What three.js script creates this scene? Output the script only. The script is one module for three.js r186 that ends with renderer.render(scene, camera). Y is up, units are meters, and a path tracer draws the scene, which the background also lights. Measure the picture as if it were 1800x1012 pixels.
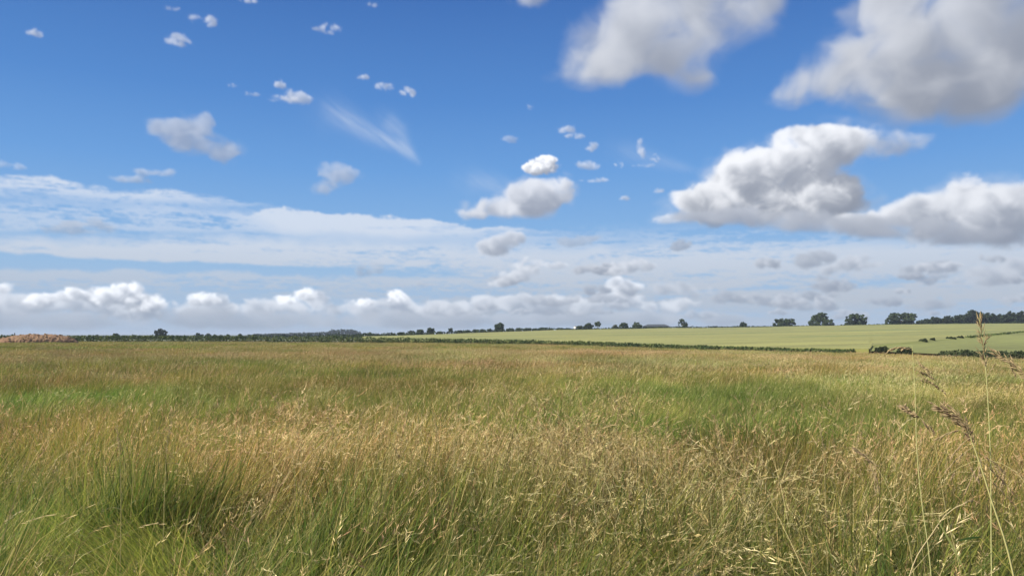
import * as THREE from 'three';
import { mergeGeometries } from 'three/addons/utils/BufferGeometryUtils.js';

// ---------------------------------------------------------------- camera, sun, exposure
const W = 1800, H = 1012, F = 1350, EYE = 1.55, HORIZON = 588;
const PITCH = Math.atan((HORIZON - H / 2) / F);
const scene = new THREE.Scene();
const camera = new THREE.PerspectiveCamera(2 * Math.atan(H / 2 / F) * 180 / Math.PI, W / H, 0.05, 20000);
camera.position.set(0, EYE, 0);
camera.rotation.set(PITCH, 0, 0);
scene.add(camera);
const renderer = new THREE.WebGLRenderer({ antialias: true });
renderer.toneMapping = THREE.LinearToneMapping;
renderer.toneMappingExposure = 1.45;
renderer.shadowMap.enabled = true;
const SUN_AZ = -105, SUN_EL = 42, D2R = Math.PI / 180;
const sunDir = new THREE.Vector3(Math.sin(SUN_AZ * D2R) * Math.cos(SUN_EL * D2R), Math.sin(SUN_EL * D2R), -Math.cos(SUN_AZ * D2R) * Math.cos(SUN_EL * D2R));
const sun = new THREE.DirectionalLight(new THREE.Color().setRGB(1, 0.93, 0.80), 5.0);
sun.position.copy(sunDir).multiplyScalar(900);
sun.castShadow = true;
sun.shadow.mapSize.set(4096, 4096);
Object.assign(sun.shadow.camera, { left: -700, right: 700, top: 700, bottom: -700, near: 1, far: 2500 });
scene.add(sun, sun.target);

// ---------------------------------------------------------------- random numbers and noise
function rng(seed) { let a = seed >>> 0; return () => { a = (a + 0x6D2B79F5) | 0; let t = Math.imul(a ^ (a >>> 15), 1 | a); t = (t + Math.imul(t ^ (t >>> 7), 61 | t)) ^ t; return ((t ^ (t >>> 14)) >>> 0) / 4294967296; }; }
const PERM = new Uint8Array(512);
{ const r = rng(77), p = [...Array(256).keys()]; for (let i = 255; i > 0; i--) { const j = Math.floor(r() * (i + 1)); [p[i], p[j]] = [p[j], p[i]]; } for (let i = 0; i < 512; i++) PERM[i] = p[i & 255]; }
function grad(h, x, y, z) { h &= 15; const u = h < 8 ? x : y, v = h < 4 ? y : (h === 12 || h === 14 ? x : z); return ((h & 1) ? -u : u) + ((h & 2) ? -v : v); }
function noise(x, y, z) {
  const fx = Math.floor(x), fy = Math.floor(y), fz = Math.floor(z), X = fx & 255, Y = fy & 255, Z = fz & 255;
  x -= fx; y -= fy; z -= fz;
  const u = x * x * x * (x * (x * 6 - 15) + 10), v = y * y * y * (y * (y * 6 - 15) + 10), w = z * z * z * (z * (z * 6 - 15) + 10);
  const A = PERM[X] + Y, AA = PERM[A] + Z, AB = PERM[A + 1] + Z, B = PERM[X + 1] + Y, BA = PERM[B] + Z, BB = PERM[B + 1] + Z;
  const l = (a, b, t) => a + t * (b - a);
  return l(l(l(grad(PERM[AA], x, y, z), grad(PERM[BA], x - 1, y, z), u), l(grad(PERM[AB], x, y - 1, z), grad(PERM[BB], x - 1, y - 1, z), u), v),
    l(l(grad(PERM[AA + 1], x, y, z - 1), grad(PERM[BA + 1], x - 1, y, z - 1), u), l(grad(PERM[AB + 1], x, y - 1, z - 1), grad(PERM[BB + 1], x - 1, y - 1, z - 1), u), v), w);
}
function fbm(x, y, z, oct, gain = 0.5) { let s = 0, a = 1, n = 0; for (let i = 0; i < oct; i++) { s += a * noise(x, y, z); n += a; a *= gain; x = x * 2.03 + 17.1; y = y * 2.03 + 5.7; z = z * 2.03 + 9.3; } return s / n; }
const clamp = (x, a = 0, b = 1) => x < a ? a : x > b ? b : x;
const sstep = (a, b, x) => { const t = clamp((x - a) / (b - a)); return t * t * (3 - 2 * t); };
const lerp = (a, b, t) => a + (b - a) * t;
function table(pts, x) { if (x <= pts[0][0]) return pts[0][1]; for (let i = 1; i < pts.length; i++) if (x <= pts[i][0]) { const [a, p] = pts[i - 1], [b, q] = pts[i]; return lerp(p, q, (x - a) / (b - a)); } return pts[pts.length - 1][1]; }

// photo pixel -> direction (azimuth right of view, elevation), degrees
const cP = Math.cos(PITCH), sP = Math.sin(PITCH);
function look(px, py) { const x = (px - W / 2) / F, y = (H / 2 - py) / F; return [x, y * cP + sP, -(cP - y * sP)]; }
function angles(px, py) { const [x, y, z] = look(px, py); return [Math.atan2(x, -z) / D2R, Math.atan2(y, Math.hypot(x, z)) / D2R]; }
const azOf = (px) => angles(px, 595)[0];

// ---------------------------------------------------------------- sky: air and clouds
function buildSky() {
  const SW = 4096, SH = 2048, half = SH / 2, sky = new Float32Array(SW * half * 3);   // rows from the horizon up
  const dpp = 360 / SW;                                                               // degrees per texel
  const air = [[-5, [0.43, 0.53, 0.68]], [0, [0.43, 0.53, 0.68]], [2, [0.40, 0.53, 0.71]], [5, [0.32, 0.51, 0.76]], [8, [0.235, 0.445, 0.765]], [12, [0.155, 0.36, 0.73]], [17, [0.098, 0.265, 0.63]], [24, [0.060, 0.175, 0.49]], [40, [0.040, 0.120, 0.37]], [90, [0.028, 0.085, 0.28]]];
  const airAt = (el) => [0, 1, 2].map((k) => table(air.map(([e, c]) => [e, c[k]]), el));
  // bands of high streaky cloud, edges given where the photograph shows them (pixels turned into angles)
  const edge = (pts) => pts.map(([x, y]) => angles(x, y));
  const bands = [
    { t: edge([[-400, 285], [0, 305], [90, 300], [150, 326], [300, 330], [400, 345], [520, 368]]), b: edge([[-400, 375], [0, 362], [250, 376], [520, 378]]), o: 1.0, ts: 0.3, bs: 1.6, st: 0.75 },
    { t: edge([[380, 372], [440, 376], [500, 362], [560, 370], [620, 378], [700, 381], [850, 394], [980, 402]]), b: edge([[380, 385], [500, 440], [700, 450], [980, 430]]), o: 1.15, ts: 0.22, bs: 2.2, st: 0.35 },
    { t: edge([[-400, 380], [0, 408], [200, 405], [420, 402], [620, 412], [900, 425], [1300, 415], [2200, 400]]), b: edge([[-400, 425], [0, 446], [200, 458], [400, 466], [600, 473], [760, 480], [900, 492], [1100, 520], [2200, 540]]), o: 1.0, ts: 1.1, bs: 0.2, st: 0.65 },
    { t: edge([[-400, 470], [0, 467], [300, 474], [600, 483], [800, 485], [2200, 500]]), b: edge([[-400, 500], [0, 520], [400, 530], [800, 540], [2200, 560]]), o: 0.8, ts: 0.3, bs: 1.0, st: 0.9 },
    { t: edge([[700, 420], [900, 385], [1200, 390], [1500, 385], [2200, 370]]), b: edge([[700, 600], [2200, 600]]), o: 0.42, ts: 1.6, bs: 1.0, st: 1.5 },
    { t: edge([[-400, 330], [0, 345], [300, 352], [520, 372]]), b: edge([[-400, 420], [100, 415], [520, 415]]), o: 0.6, ts: 0.8, bs: 0.6, st: 1.1 },
  ];
  const wisps = [[[575, 190], [640, 226], [700, 258], [735, 285], 0.6, 0.3], [[672, 208], [700, 228], [715, 258], [736, 286], 0.6, 0.26], [[560, 188], [600, 205], [660, 240], [700, 262], 1.1, 0.1], [[815, 316], [860, 322], [900, 332], [960, 345], 0.8, 0.2], [[1080, 262], [1130, 275], [1180, 290], [1230, 300], 0.7, 0.12]]
    .map((w) => ({ p: w.slice(0, 4).map(([x, y]) => angles(x, y)), w: w[4], o: w[5] }));
  for (let j = 0; j < half; j++) {
    const el = (j + 0.5) / SH * 180, ce = Math.cos(el * D2R), se = Math.sin(el * D2R), base = airAt(el);
    for (let i = 0; i < SW; i++) {
      const azI = ((i + 0.5) / SW - 0.25) * 360 - (i > SW * 0.75 ? 360 : 0), wideStep = Math.abs(azI) > 52 || el > 40;
      if (wideStep && ((i & 3) || (j & 3))) { const k = (j * SW + i) * 3, s = ((j & ~3) * SW + (i & ~3)) * 3; for (let c = 0; c < 3; c++) sky[k + c] = sky[s + c]; continue; }
      const th = ((i + 0.5) / SW - 0.5) * 2 * Math.PI, dx = ce * Math.cos(th), dz = ce * Math.sin(th);
      let az = Math.atan2(dx, -dz) / D2R;
      let o = 0;
      const px = dx / (se + 0.06), pz = dz / (se + 0.06);
      const far = sstep(36, 50, Math.abs(az));
      if (el < 40 || far > 0) {
        const streak = el < 30 || far > 0 ? fbm(az * 0.07 + el * 0.06, el * 0.9 - az * 0.03, 3.3, 5, 0.6) : 0;
        if (far < 1 && el < 20) {
          const wob = fbm(az * 0.3, el * 0.6, 8.1, 6, 0.62) * 1.5, fine = fbm(az * 0.5 + wob, el * 2.6 + az * 0.06, 1.7, 6, 0.68) + 0.5 * fbm(az * 1.5, el * 6 + az * 0.2, 2.9, 4, 0.6);
          for (const b of bands) {
            const t = table(b.t, az) + wob * 0.55, u = table(b.b, az) + wob * 0.3;
            if (az < b.t[0][0] - 4 || az > b.t[b.t.length - 1][0] + 4) continue;
            const ends = sstep(b.t[0][0] - 3, b.t[0][0] + 2.5, az) * (1 - sstep(b.t[b.t.length - 1][0] - 2.5, b.t[b.t.length - 1][0] + 3, az));
            const k = sstep(0, b.ts, t - el) * sstep(0, b.bs, el - u) * ends * b.o * clamp(1 + b.st * (streak * 2.8 + fine * 2.2 + 0.02));
            o = 1 - (1 - o) * (1 - clamp(k));
          }
          if (el > 8 && el < 20) for (const w of wisps) {
            let best = 9, at = 0;
            for (let s = 0; s < 3; s++) { const [ax, ay] = w.p[s], [bx, by] = w.p[s + 1], q = clamp(((az - ax) * (bx - ax) + (el - ay) * (by - ay)) / ((bx - ax) ** 2 + (by - ay) ** 2)); const d = Math.hypot(az - ax - q * (bx - ax), el - ay - q * (by - ay)); if (d < best) { best = d; at = (s + q) / 3; } }
            const wd = w.w * (1.15 - 0.8 * at);
            if (best < wd * 2.2) { const n = fbm((az * 0.82 - el * 0.57) * 0.3, (az * 0.57 + el * 0.82) * 2.2, 4.4, 5, 0.6); o = 1 - (1 - o) * (1 - clamp(w.o * Math.exp(-best * best / (wd * wd)) * sstep(0, 0.3, at + 0.1) * (1 - 0.75 * sstep(0.75, 1, at)) * (1 + n * 1.3))); }
          }
        }
        if (far > 0) {                                                                // the same kind of streaks all round
          const n = fbm(px * 0.5 + 3, pz * 1.1, 2.2, 5, 0.55), c = fbm(px * 0.16, pz * 0.16, 6.6, 3);
          o = Math.max(o, far * clamp(sstep(-0.12, 0.35, n + c * 0.8) * 0.62) * (1 - sstep(14, 40, el) * 0.75));
        }
      }
      const k = (j * SW + i) * 3, glow = lerp(0.56, 0.8, sstep(1, 9, el)), tint = [glow * 0.86, glow * 0.95, glow * 1.1];
      for (let c = 0; c < 3; c++) sky[k + c] = lerp(base[c], tint[c], o * 0.9);
    }
  }
  // cumulus: each cloud is a small volume of ellipsoids eaten by noise, marched through and lit by the sun
  const L = [Math.sin(SUN_AZ * D2R) * Math.cos(SUN_EL * D2R), Math.sin(SUN_EL * D2R), Math.cos(SUN_AZ * D2R) * Math.cos(SUN_EL * D2R)];
  function cloud({ blobs, amp = 0.75, freq = 1, sigma = 5, edge = 0.22, sun = 0.78, amb = 1, fade = 1, seed = 0, haze = 0, crisp = 0, step = 1, shade = 1.7, wispy = 0.6, grow = 1.38, halo = 0 }) {
    if (halo) cloud({ blobs, amp: 1.3, freq: freq * 0.9, sigma: 0.8, edge: 1.3, sun: sun * 0.8, amb: amb * 1.05, fade: halo, seed: seed + 0.6, step, wispy: 0.3, grow: 1.62 });
    // blobs: [az, el, rx, ry] in degrees
    let a0 = 1e9, a1 = -1e9, e0 = 1e9, e1 = -1e9, size = 0, flat = 0;
    for (const b of blobs) { a0 = Math.min(a0, b[0] - b[2] * 1.6); a1 = Math.max(a1, b[0] + b[2] * 1.6); e0 = Math.min(e0, b[1] - b[3] * 1.6); e1 = Math.max(e1, b[1] + b[3] * 1.6); size += Math.sqrt(b[2] * b[3]) / blobs.length; flat += b[3] / blobs.length; }
    const R = blobs.map((b) => [b[0], b[1], b[2] * grow, b[3] * grow, Math.min(b[2], b[3] * 1.6) * grow, (PERM[(Math.floor(b[0] * 91 + b[1] * 37) + 999) & 255] / 255 - 0.5) * b[3] * 0.5]);
    const wMax = Math.max(...R.map((r) => r[4] + Math.abs(r[5]))), N = step > 1 ? 9 : 16, ds = 2 * wMax / N, f1 = freq / size, lit = size * 0.34;
    const j0 = Math.max(0, Math.floor(e0 / dpp)), j1 = Math.min(half - 1, Math.ceil(e1 / dpp)), oct = step > 1 ? 3 : crisp ? 6 : 5;
    const field = (x, y, w) => { let k = 1; for (const r of R) { const qx = (x - r[0]) / r[2]; if (qx > 1 || qx < -1) continue; const qy = (y - r[1]) / r[3], qw = (w - r[5]) / r[4], q = qx * qx + qy * qy + qw * qw; if (q < 1) { const m = 1 - q; k *= 1 - m * (0.75 + 0.25 * m); if (k < 0.02) break; } } return 1 - k; };
    for (let j = j0; j <= j1; j += step) {
      const el = (j + step / 2) * dpp;
      for (let ai = Math.floor(a0 / dpp); ai <= Math.ceil(a1 / dpp); ai += step) {
        const az = (ai + step / 2) * dpp; let T = 1, li = 0, sh = 0;
        if (field(az, el, 0) <= 0 && field(az, el, wMax * 0.3) <= 0 && field(az, el, -wMax * 0.3) <= 0) continue;
        const thin = lerp(1, sstep(-0.1, 0.5, field(az, el - 0.55 * flat, 0)), wispy);                    // lower edges of a cloud are looser
        for (let s = 0; s < N && T > 0.02; s++) {
          const w = -wMax + (s + 0.5) * ds, Fv = field(az, el, w);
          if (Fv <= 0.03) continue;
          const x = az * f1 + seed, y = el * f1 * 1.15, z = w * f1 * 0.45 + seed * 0.7;
          const wx = noise(x * 1.3 + 7, y * 1.3, z * 1.3) * 0.4, wy = noise(x * 1.3 + 3, y * 1.3 + 13, z * 1.3) * 0.4;
          const n = fbm(x + wx, y + wy, z, oct, crisp ? 0.62 : 0.55) * 1.35 + 0.02;
          const d = sstep(0, edge, Fv - 0.42 + amp * n) * sstep(0, 0.4, Fv) * thin;
          if (d <= 0.002) continue;
          let tau = 0;
          for (let q = 1; q <= 5; q++) { const l = lit * q * (0.3 + 0.16 * q), X = az + L[0] * l, Y = el + L[1] * l, Wd = w + L[2] * l, fv = field(X, Y, Wd); if (fv > 0.03) tau += sstep(0, edge * 1.3, fv - 0.42 + amp * (noise(X * f1 + seed, Y * f1 * 1.15, Wd * f1 * 0.45 + seed * 0.7) * 0.8 + noise(X * f1 * 2.2 + seed, Y * f1 * 2.3, Wd * f1) * 0.5)) * (0.22 + 0.12 * q); }
          const a = 1 - Math.exp(-sigma * d * ds / size);
          li += T * a * (0.8 * Math.exp(-shade * tau) + 0.2 * Math.exp(-0.4 * tau)); sh += T * a; T *= 1 - a;
        }
        if (sh <= 0) continue;
        const l = li / sh, op = sh * fade, under = 0.84 + 0.24 * clamp((el - e0) / (e1 - e0));
        const i0 = Math.floor((az - 90) / 360 * SW + SW / 2), hz = clamp(haze + 0.4 * Math.exp(-el / 3.2)), air0 = airAt(el);
        const c = [amb * under * 0.285 + sun * l, amb * under * 0.325 + sun * l * 0.975, amb * under * 0.415 + sun * l * 0.93];
        for (let bj = j; bj < Math.min(half, j + step); bj++) for (let bi = 0; bi < step; bi++) {
          const k = (bj * SW + (((i0 + bi) % SW) + SW) % SW) * 3;
          for (let q = 0; q < 3; q++) sky[k + q] = lerp(sky[k + q], lerp(c[q], air0[q] * 0.97, hz), op);
        }
      }
    }
  }
  const P = (list) => list.map(([x, y, rx, ry]) => { const [a, e] = angles(x, y), [a2] = angles(x + rx, y), [, e2] = angles(x, y - ry); return [a, e, a2 - a, e2 - e]; });
  const R = rng(4242);
  // the bank along the left horizon
  cloud({ blobs: P([[-60, 525, 70, 28], [30, 540, 60, 22], [110, 535, 60, 22], [195, 528, 50, 30], [240, 540, 60, 28], [320, 545, 60, 18], [395, 542, 60, 20], [470, 540, 50, 17], [540, 535, 50, 22], [600, 540, 50, 19], [660, 545, 45, 18], [700, 535, 34, 22], [755, 545, 40, 18], [820, 548, 40, 14]]), amp: 1.25, freq: 0.75, sigma: 2.6, edge: 0.55, sun: 0.6, haze: 0.08, seed: 3, crisp: 1 });
  cloud({ blobs: P([[5, 507, 18, 13], [60, 530, 34, 16], [120, 520, 26, 14], [180, 522, 30, 22], [222, 516, 30, 22], [255, 535, 40, 18], [360, 528, 34, 14], [500, 528, 24, 12], [535, 518, 28, 14], [640, 533, 28, 10], [698, 522, 20, 14]]), amp: 0.9, freq: 0.8, sigma: 3.0, edge: 0.5, sun: 1.0, seed: 11, wispy: 0.9, crisp: 1 });
  cloud({ blobs: P([[-100, 560, 160, 19], [100, 562, 160, 18], [300, 560, 160, 17], [500, 562, 160, 18], [700, 562, 160, 17], [900, 562, 150, 15], [1080, 558, 140, 16], [1250, 562, 120, 12]]), amp: 0.9, freq: 0.5, sigma: 2.6, edge: 0.5, sun: 0.3, amb: 0.95, fade: 0.9, seed: 21, wispy: 0.2 });
  cloud({ blobs: P([[780, 545, 60, 15], [860, 538, 60, 17], [940, 535, 60, 20], [1010, 545, 60, 15], [1080, 530, 60, 18], [1180, 540, 60, 16]]), amp: 1.0, freq: 0.7, sigma: 3, edge: 0.35, sun: 0.6, fade: 0.85, seed: 31 });
  // small dark ones low on the right
  for (let k = 0; k < 46; k++) {
    const x = 820 + R() * 1150, y = 430 + Math.sqrt(R()) * 128, s = (10 + R() * 26) * lerp(1, 0.7, (y - 430) / 128), bl = [];
    for (let q = 0; q < 4; q++) bl.push([x + (R() - 0.5) * s * 2.4, y + (R() - 0.5) * s * 0.35, s * (0.6 + R() * 0.6), s * (0.28 + R() * 0.2)]);
    cloud({ blobs: P(bl), amp: 1.3, freq: 0.65, sigma: 2.0, edge: 0.7, sun: 0.2 + R() * 0.22, amb: 0.95, fade: 0.65 + R() * 0.35, seed: 40 + k * 3 });
  }
  const mids = [
    [[[880, 428, 36, 20], [900, 420, 24, 16], [860, 440, 30, 14]], 0.5, 0.9], [[[930, 468, 32, 15], [900, 488, 30, 12], [875, 500, 20, 9], [970, 466, 30, 7]], 0.55, 0.85], [[[1105, 468, 34, 14], [1080, 478, 20, 9], [1140, 470, 16, 8]], 0.5, 0.85],
    [[[1100, 506, 32, 18], [1085, 500, 20, 13]], 0.72, 0.9], [[[1200, 430, 20, 10], [1190, 436, 14, 6]], 0.2, 0.7], [[[1500, 462, 40, 15], [1460, 476, 30, 9], [1545, 466, 26, 7]], 0.4, 0.8], [[[1635, 470, 26, 10], [1670, 466, 30, 6]], 0.45, 0.8],
    [[[1740, 485, 60, 20], [1700, 495, 40, 12], [1790, 470, 40, 18]], 0.38, 0.8], [[[655, 472, 26, 13], [640, 480, 20, 8]], 0.3, 0.55], [[[1010, 425, 34, 11], [1040, 418, 20, 7]], 0.25, 0.5], [[[150, 398, 50, 16], [110, 405, 40, 10]], 0.25, 0.5], [[[1180, 505, 46, 15], [1230, 515, 40, 12]], 0.4, 0.7], [[[745, 500, 22, 9]], 0.3, 0.4],
  ];
  mids.forEach(([b, s, f], k) => cloud({ blobs: P(b), amp: 1.0, freq: 0.7, sigma: 2.4, edge: 0.65, sun: s, fade: f, seed: 200 + k * 7 }));
  // greyish loose ones on the left, the one over the middle
  cloud({ blobs: P([[292, 226, 34, 22], [340, 235, 42, 30], [392, 266, 32, 22], [362, 212, 15, 18], [330, 255, 40, 16]]), amp: 0.7, freq: 0.8, sigma: 1.7, edge: 0.55, sun: 0.3, amb: 1.2, fade: 0.68, seed: 5, halo: 0.3 });
  cloud({ blobs: P([[585, 305, 28, 20], [612, 305, 24, 18], [570, 330, 26, 14]]), amp: 0.8, freq: 0.8, sigma: 1.4, edge: 0.6, sun: 0.34, amb: 1.2, fade: 0.6, seed: 6, halo: 0.3 });
  cloud({ blobs: P([[270, 304, 40, 7], [230, 315, 40, 8], [300, 300, 14, 6]]), amp: 0.8, freq: 0.8, sigma: 1.3, edge: 0.6, sun: 0.5, fade: 0.6, seed: 8 });
  cloud({ blobs: P([[955, 292, 30, 15], [940, 298, 20, 10], [962, 282, 14, 10]]), amp: 0.75, freq: 0.9, sigma: 4, edge: 0.3, sun: 0.9, seed: 14, crisp: 1 });
  cloud({ blobs: P([[962, 338, 40, 32], [985, 335, 24, 24], [915, 352, 48, 28], [870, 366, 46, 20], [828, 376, 30, 11], [935, 325, 22, 16], [920, 372, 50, 14]]), amp: 0.8, freq: 0.7, sigma: 2.8, edge: 0.6, sun: 0.5, amb: 1.15, seed: 15, halo: 0.7 });
  // the large ones on the right
  cloud({ blobs: P([[1260, -80, 150, 70], [1200, 15, 140, 75], [1100, 75, 90, 55], [1150, 105, 125, 48], [1235, 140, 34, 24], [1310, 15, 75, 45], [1015, 132, 50, 24], [1060, 110, 60, 40], [1130, 20, 60, 50]]), amp: 0.8, freq: 0.7, sigma: 2.0, edge: 0.9, sun: 0.40, amb: 1.06, seed: 16, halo: 0.7, shade: 1.4 });
  cloud({ blobs: P([[930, 0, 30, 22], [960, -30, 60, 30]]), amp: 0.7, freq: 0.7, sigma: 1.3, edge: 0.6, sun: 0.4, fade: 0.7, seed: 17, halo: 0.7 });
  cloud({ blobs: P([[1720, -70, 180, 90], [1600, 50, 110, 75], [1720, 50, 140, 110], [1500, 105, 85, 48], [1430, 145, 66, 36], [1385, 175, 40, 24], [1560, 150, 120, 55], [1660, 165, 110, 55], [1790, 130, 100, 70], [1900, 60, 120, 110], [1710, 195, 70, 30], [1580, 185, 60, 26], [1560, 0, 70, 50]]), amp: 0.8, freq: 0.7, sigma: 2.3, edge: 0.85, sun: 0.44, amb: 0.94, seed: 18, halo: 0.7 });
  cloud({ blobs: P([[1480, 252, 60, 34], [1420, 268, 80, 45], [1340, 288, 75, 44], [1285, 318, 60, 40], [1225, 358, 56, 28], [1175, 384, 34, 12], [1350, 345, 110, 42], [1430, 350, 70, 40], [1390, 240, 30, 18], [1300, 385, 90, 16], [1450, 330, 60, 40], [1475, 362, 70, 28], [1400, 372, 90, 26]]), amp: 0.85, freq: 0.75, sigma: 3.6, edge: 0.55, sun: 0.72, amb: 0.88, seed: 19, halo: 0.5, shade: 2.3, crisp: 1 });
  cloud({ blobs: P([[1692, 340, 46, 34], [1625, 365, 55, 32], [1760, 362, 75, 46], [1700, 385, 90, 36], [1560, 385, 60, 22], [1490, 392, 55, 18], [1770, 415, 60, 26], [1645, 412, 60, 20], [1850, 380, 70, 60], [1950, 400, 80, 60]]), amp: 0.85, freq: 0.75, sigma: 3.3, edge: 0.6, sun: 0.62, amb: 0.9, seed: 20, halo: 0.5, shade: 2.0, crisp: 1 });
  cloud({ blobs: P([[1230, 380, 80, 16], [1330, 384, 90, 20], [1420, 390, 90, 22], [1510, 396, 90, 24], [1600, 402, 80, 24], [1690, 414, 80, 22]]), amp: 0.7, freq: 0.6, sigma: 2.6, edge: 0.7, sun: 0.22, amb: 0.98, seed: 23, wispy: 0.7 });
  cloud({ blobs: P([[1525, 252, 50, 30], [1575, 255, 45, 28], [1615, 252, 34, 22]]), amp: 1.0, freq: 0.8, sigma: 0.9, edge: 1.0, sun: 0.5, amb: 1.0, fade: 0.85, seed: 24 });
  // small torn puffs
  [[357, 35, 22, 10], [315, 72, 22, 12], [60, 58, 13, 7], [580, 50, 25, 9], [492, 148, 10, 8], [518, 170, 26, 13], [502, 175, 30, 7], [675, 150, 16, 9], [713, 162, 15, 9], [636, 135, 12, 5], [996, 226, 14, 10], [1012, 238, 16, 6], [1042, 258, 11, 11], [1033, 289, 20, 8], [1128, 258, 8, 18], [1090, 288, 9, 6], [1152, 278, 7, 7], [1100, 348, 10, 4], [1157, 335, 9, 4], [1045, 316, 26, 4], [432, 0, 18, 5], [440, 165, 14, 4], [410, 150, 9, 4], [895, 245, 16, 6], [928, 188, 9, 4], [1130, 290, 20, 4], [10, 290, 30, 7], [655, 8, 10, 5], [305, 15, 14, 4]]
    .forEach((b, k) => cloud({ blobs: P([b, [b[0] + b[2] * 0.5, b[1] + b[3] * 0.35, b[2] * 0.6, b[3] * 0.7], [b[0] - b[2] * 0.6, b[1] + 1, b[2] * 0.6, b[3] * 0.5]]), amp: 2.1, freq: 0.5, sigma: 0.95, edge: 1.1, sun: 0.5, amb: 1.3, wispy: 0.2, fade: k > 20 ? 0.45 : 0.75, seed: 300 + k * 5, crisp: 1 }));
  // and the same sky round the rest of the horizon
  for (let k = 0; k < 150; k++) {
    const az = (44 + R() * 272), el = 2 + Math.pow(R(), 1.6) * 70, s = (0.6 + R() * 2.6) * (0.55 + el / 22), bl = [];
    const A = az > 180 ? az - 360 : az, wide = 1 / Math.max(0.25, Math.cos(el * D2R));
    for (let q = 0; q < 6; q++) bl.push([A + (R() - 0.5) * s * 3 * wide, el + (R() - 0.5) * s * 0.7, s * (0.6 + R() * 0.7) * wide, s * (0.35 + R() * 0.35)]);
    if (bl.some((b) => Math.abs(b[0]) - b[2] * 1.4 < 37)) continue;
    cloud({ blobs: bl, amp: 0.7, freq: 0.8, sigma: 3.2, edge: 0.45, sun: 0.6, fade: 0.9, seed: 500 + k * 3, step: 4 });
  }
  const data = new Float32Array(SW * SH * 4);
  for (let j = 0; j < SH; j++) for (let i = 0; i < SW; i++) {
    const k = (j * SW + i) * 4;
    if (j < half) { data[k] = 0.14; data[k + 1] = 0.13; data[k + 2] = 0.08; } else { const s = ((j - half) * SW + i) * 3; for (let c = 0; c < 3; c++) data[k + c] = sky[s + c] / renderer.toneMappingExposure; }
    data[k + 3] = 1;
  }
  const t = new THREE.DataTexture(data, SW, SH, THREE.RGBAFormat, THREE.FloatType);
  t.mapping = THREE.EquirectangularReflectionMapping; t.magFilter = THREE.LinearFilter; t.minFilter = THREE.LinearFilter; t.needsUpdate = true;
  return t;
}
let clock = Date.now();
const stage = (s) => { console.log(s, ((Date.now() - clock) / 1000).toFixed(1) + ' s'); clock = Date.now(); };
const SKY = buildSky();
scene.background = SKY; scene.environment = SKY;
stage('sky');
// ---------------------------------------------------------------- materials
const leafMat = (name, rough = 0.85, tr = 0.3) => { const m = new THREE.MeshPhysicalMaterial({ vertexColors: true, side: THREE.DoubleSide, roughness: rough, transmission: tr, thickness: 0, ior: 1.4, specularIntensity: 0.35 }); m.name = name; return m; };
const M = {
  blade: leafMat('grass blades', 1, 0.42), straw: new THREE.MeshStandardMaterial({ vertexColors: true, side: THREE.DoubleSide, roughness: 0.85, name: 'dry grass' }), leaf: leafMat('leaves', 1, 0.3),
  bark: new THREE.MeshStandardMaterial({ color: new THREE.Color().setRGB(0.10, 0.08, 0.06), roughness: 0.95 }),
  ground: new THREE.MeshStandardMaterial({ vertexColors: true, roughness: 1 }), crop: new THREE.MeshStandardMaterial({ vertexColors: true, roughness: 1 }),
};

// ---------------------------------------------------------------- terrain: heights from what the photograph shows of each edge
const tb = (pts) => pts.map(([px, v]) => [azOf(px), v]);
const hedgeR = tb([[-700, 230], [0, 240], [600, 230], [900, 200], [1300, 152], [1800, 112], [2500, 90]]);
const hedgeY = tb([[-700, 599], [300, 599], [600, 600.5], [750, 602], [900, 603.5], [1000, 605], [1100, 608], [1200, 611], [1300, 613.5], [1400, 615.5], [1550, 618], [1700, 624], [1800, 628.5], [2500, 650]]);
const crestR = tb([[-700, 520], [500, 520], [640, 420], [900, 480], [1300, 550], [1800, 600], [2500, 640]]);
const crestY = tb([[-700, 595], [560, 594.5], [640, 591], [750, 588], [850, 584.5], [980, 580], [1150, 577], [1330, 575], [1500, 571.5], [1650, 569.5], [1800, 568.5], [2500, 566]]);
const CANOPY = 0.42, CROP = 0.75;
function profile(az) {
  const k = sstep(60, 130, Math.abs(az)), a = clamp(az, -60, 60);
  const Rh = lerp(table(hedgeR, a), 200, k), hh = lerp(EYE - (table(hedgeY, a) - HORIZON) / F * Rh / Math.cos(a * D2R) ** 0 - CANOPY, -1, k);
  const Rc = lerp(table(crestR, a), 520, k), hc = lerp(EYE - (table(crestY, a) - HORIZON) / F * Rc - CROP, -1, k);
  return [Rh, hh, Rc, hc];
}
// rounding of the photograph's rows: a row keeps its elevation only near the middle column, so correct by the ray's length
function groundY(x, z) {
  const r = Math.hypot(x, z), az = Math.atan2(x, -z) / D2R, [Rh, hh, Rc, hc] = profile(az), c = Math.max(0.5, Math.cos(clamp(az, -60, 60) * D2R));
  const eyeTo = (h, up) => EYE - up - (EYE - up - h) * c;                                  // same row of the picture at this azimuth
  const H1 = eyeTo(hh, CANOPY), H2 = eyeTo(hc, CROP);
  let h;
  if (r < Rh) h = H1 * Math.pow(r / Rh, 1.25);
  else if (r < Rc) h = lerp(H1, H2, (r - Rh) / (Rc - Rh));
  else h = lerp(H2, Math.min(H2, -1) - 1.5, sstep(Rc + 30, Rc + 900, r));
  return h + fbm(x * 0.03, z * 0.03, 1.5, 3) * 0.35 * sstep(6, 40, r) * (1 - sstep(500, 900, r));
}
const place = (az, r, up = 0) => { const x = r * Math.sin(az * D2R), z = -r * Math.cos(az * D2R); return new THREE.Vector3(x, groundY(x, z) + up, z); };
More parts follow.
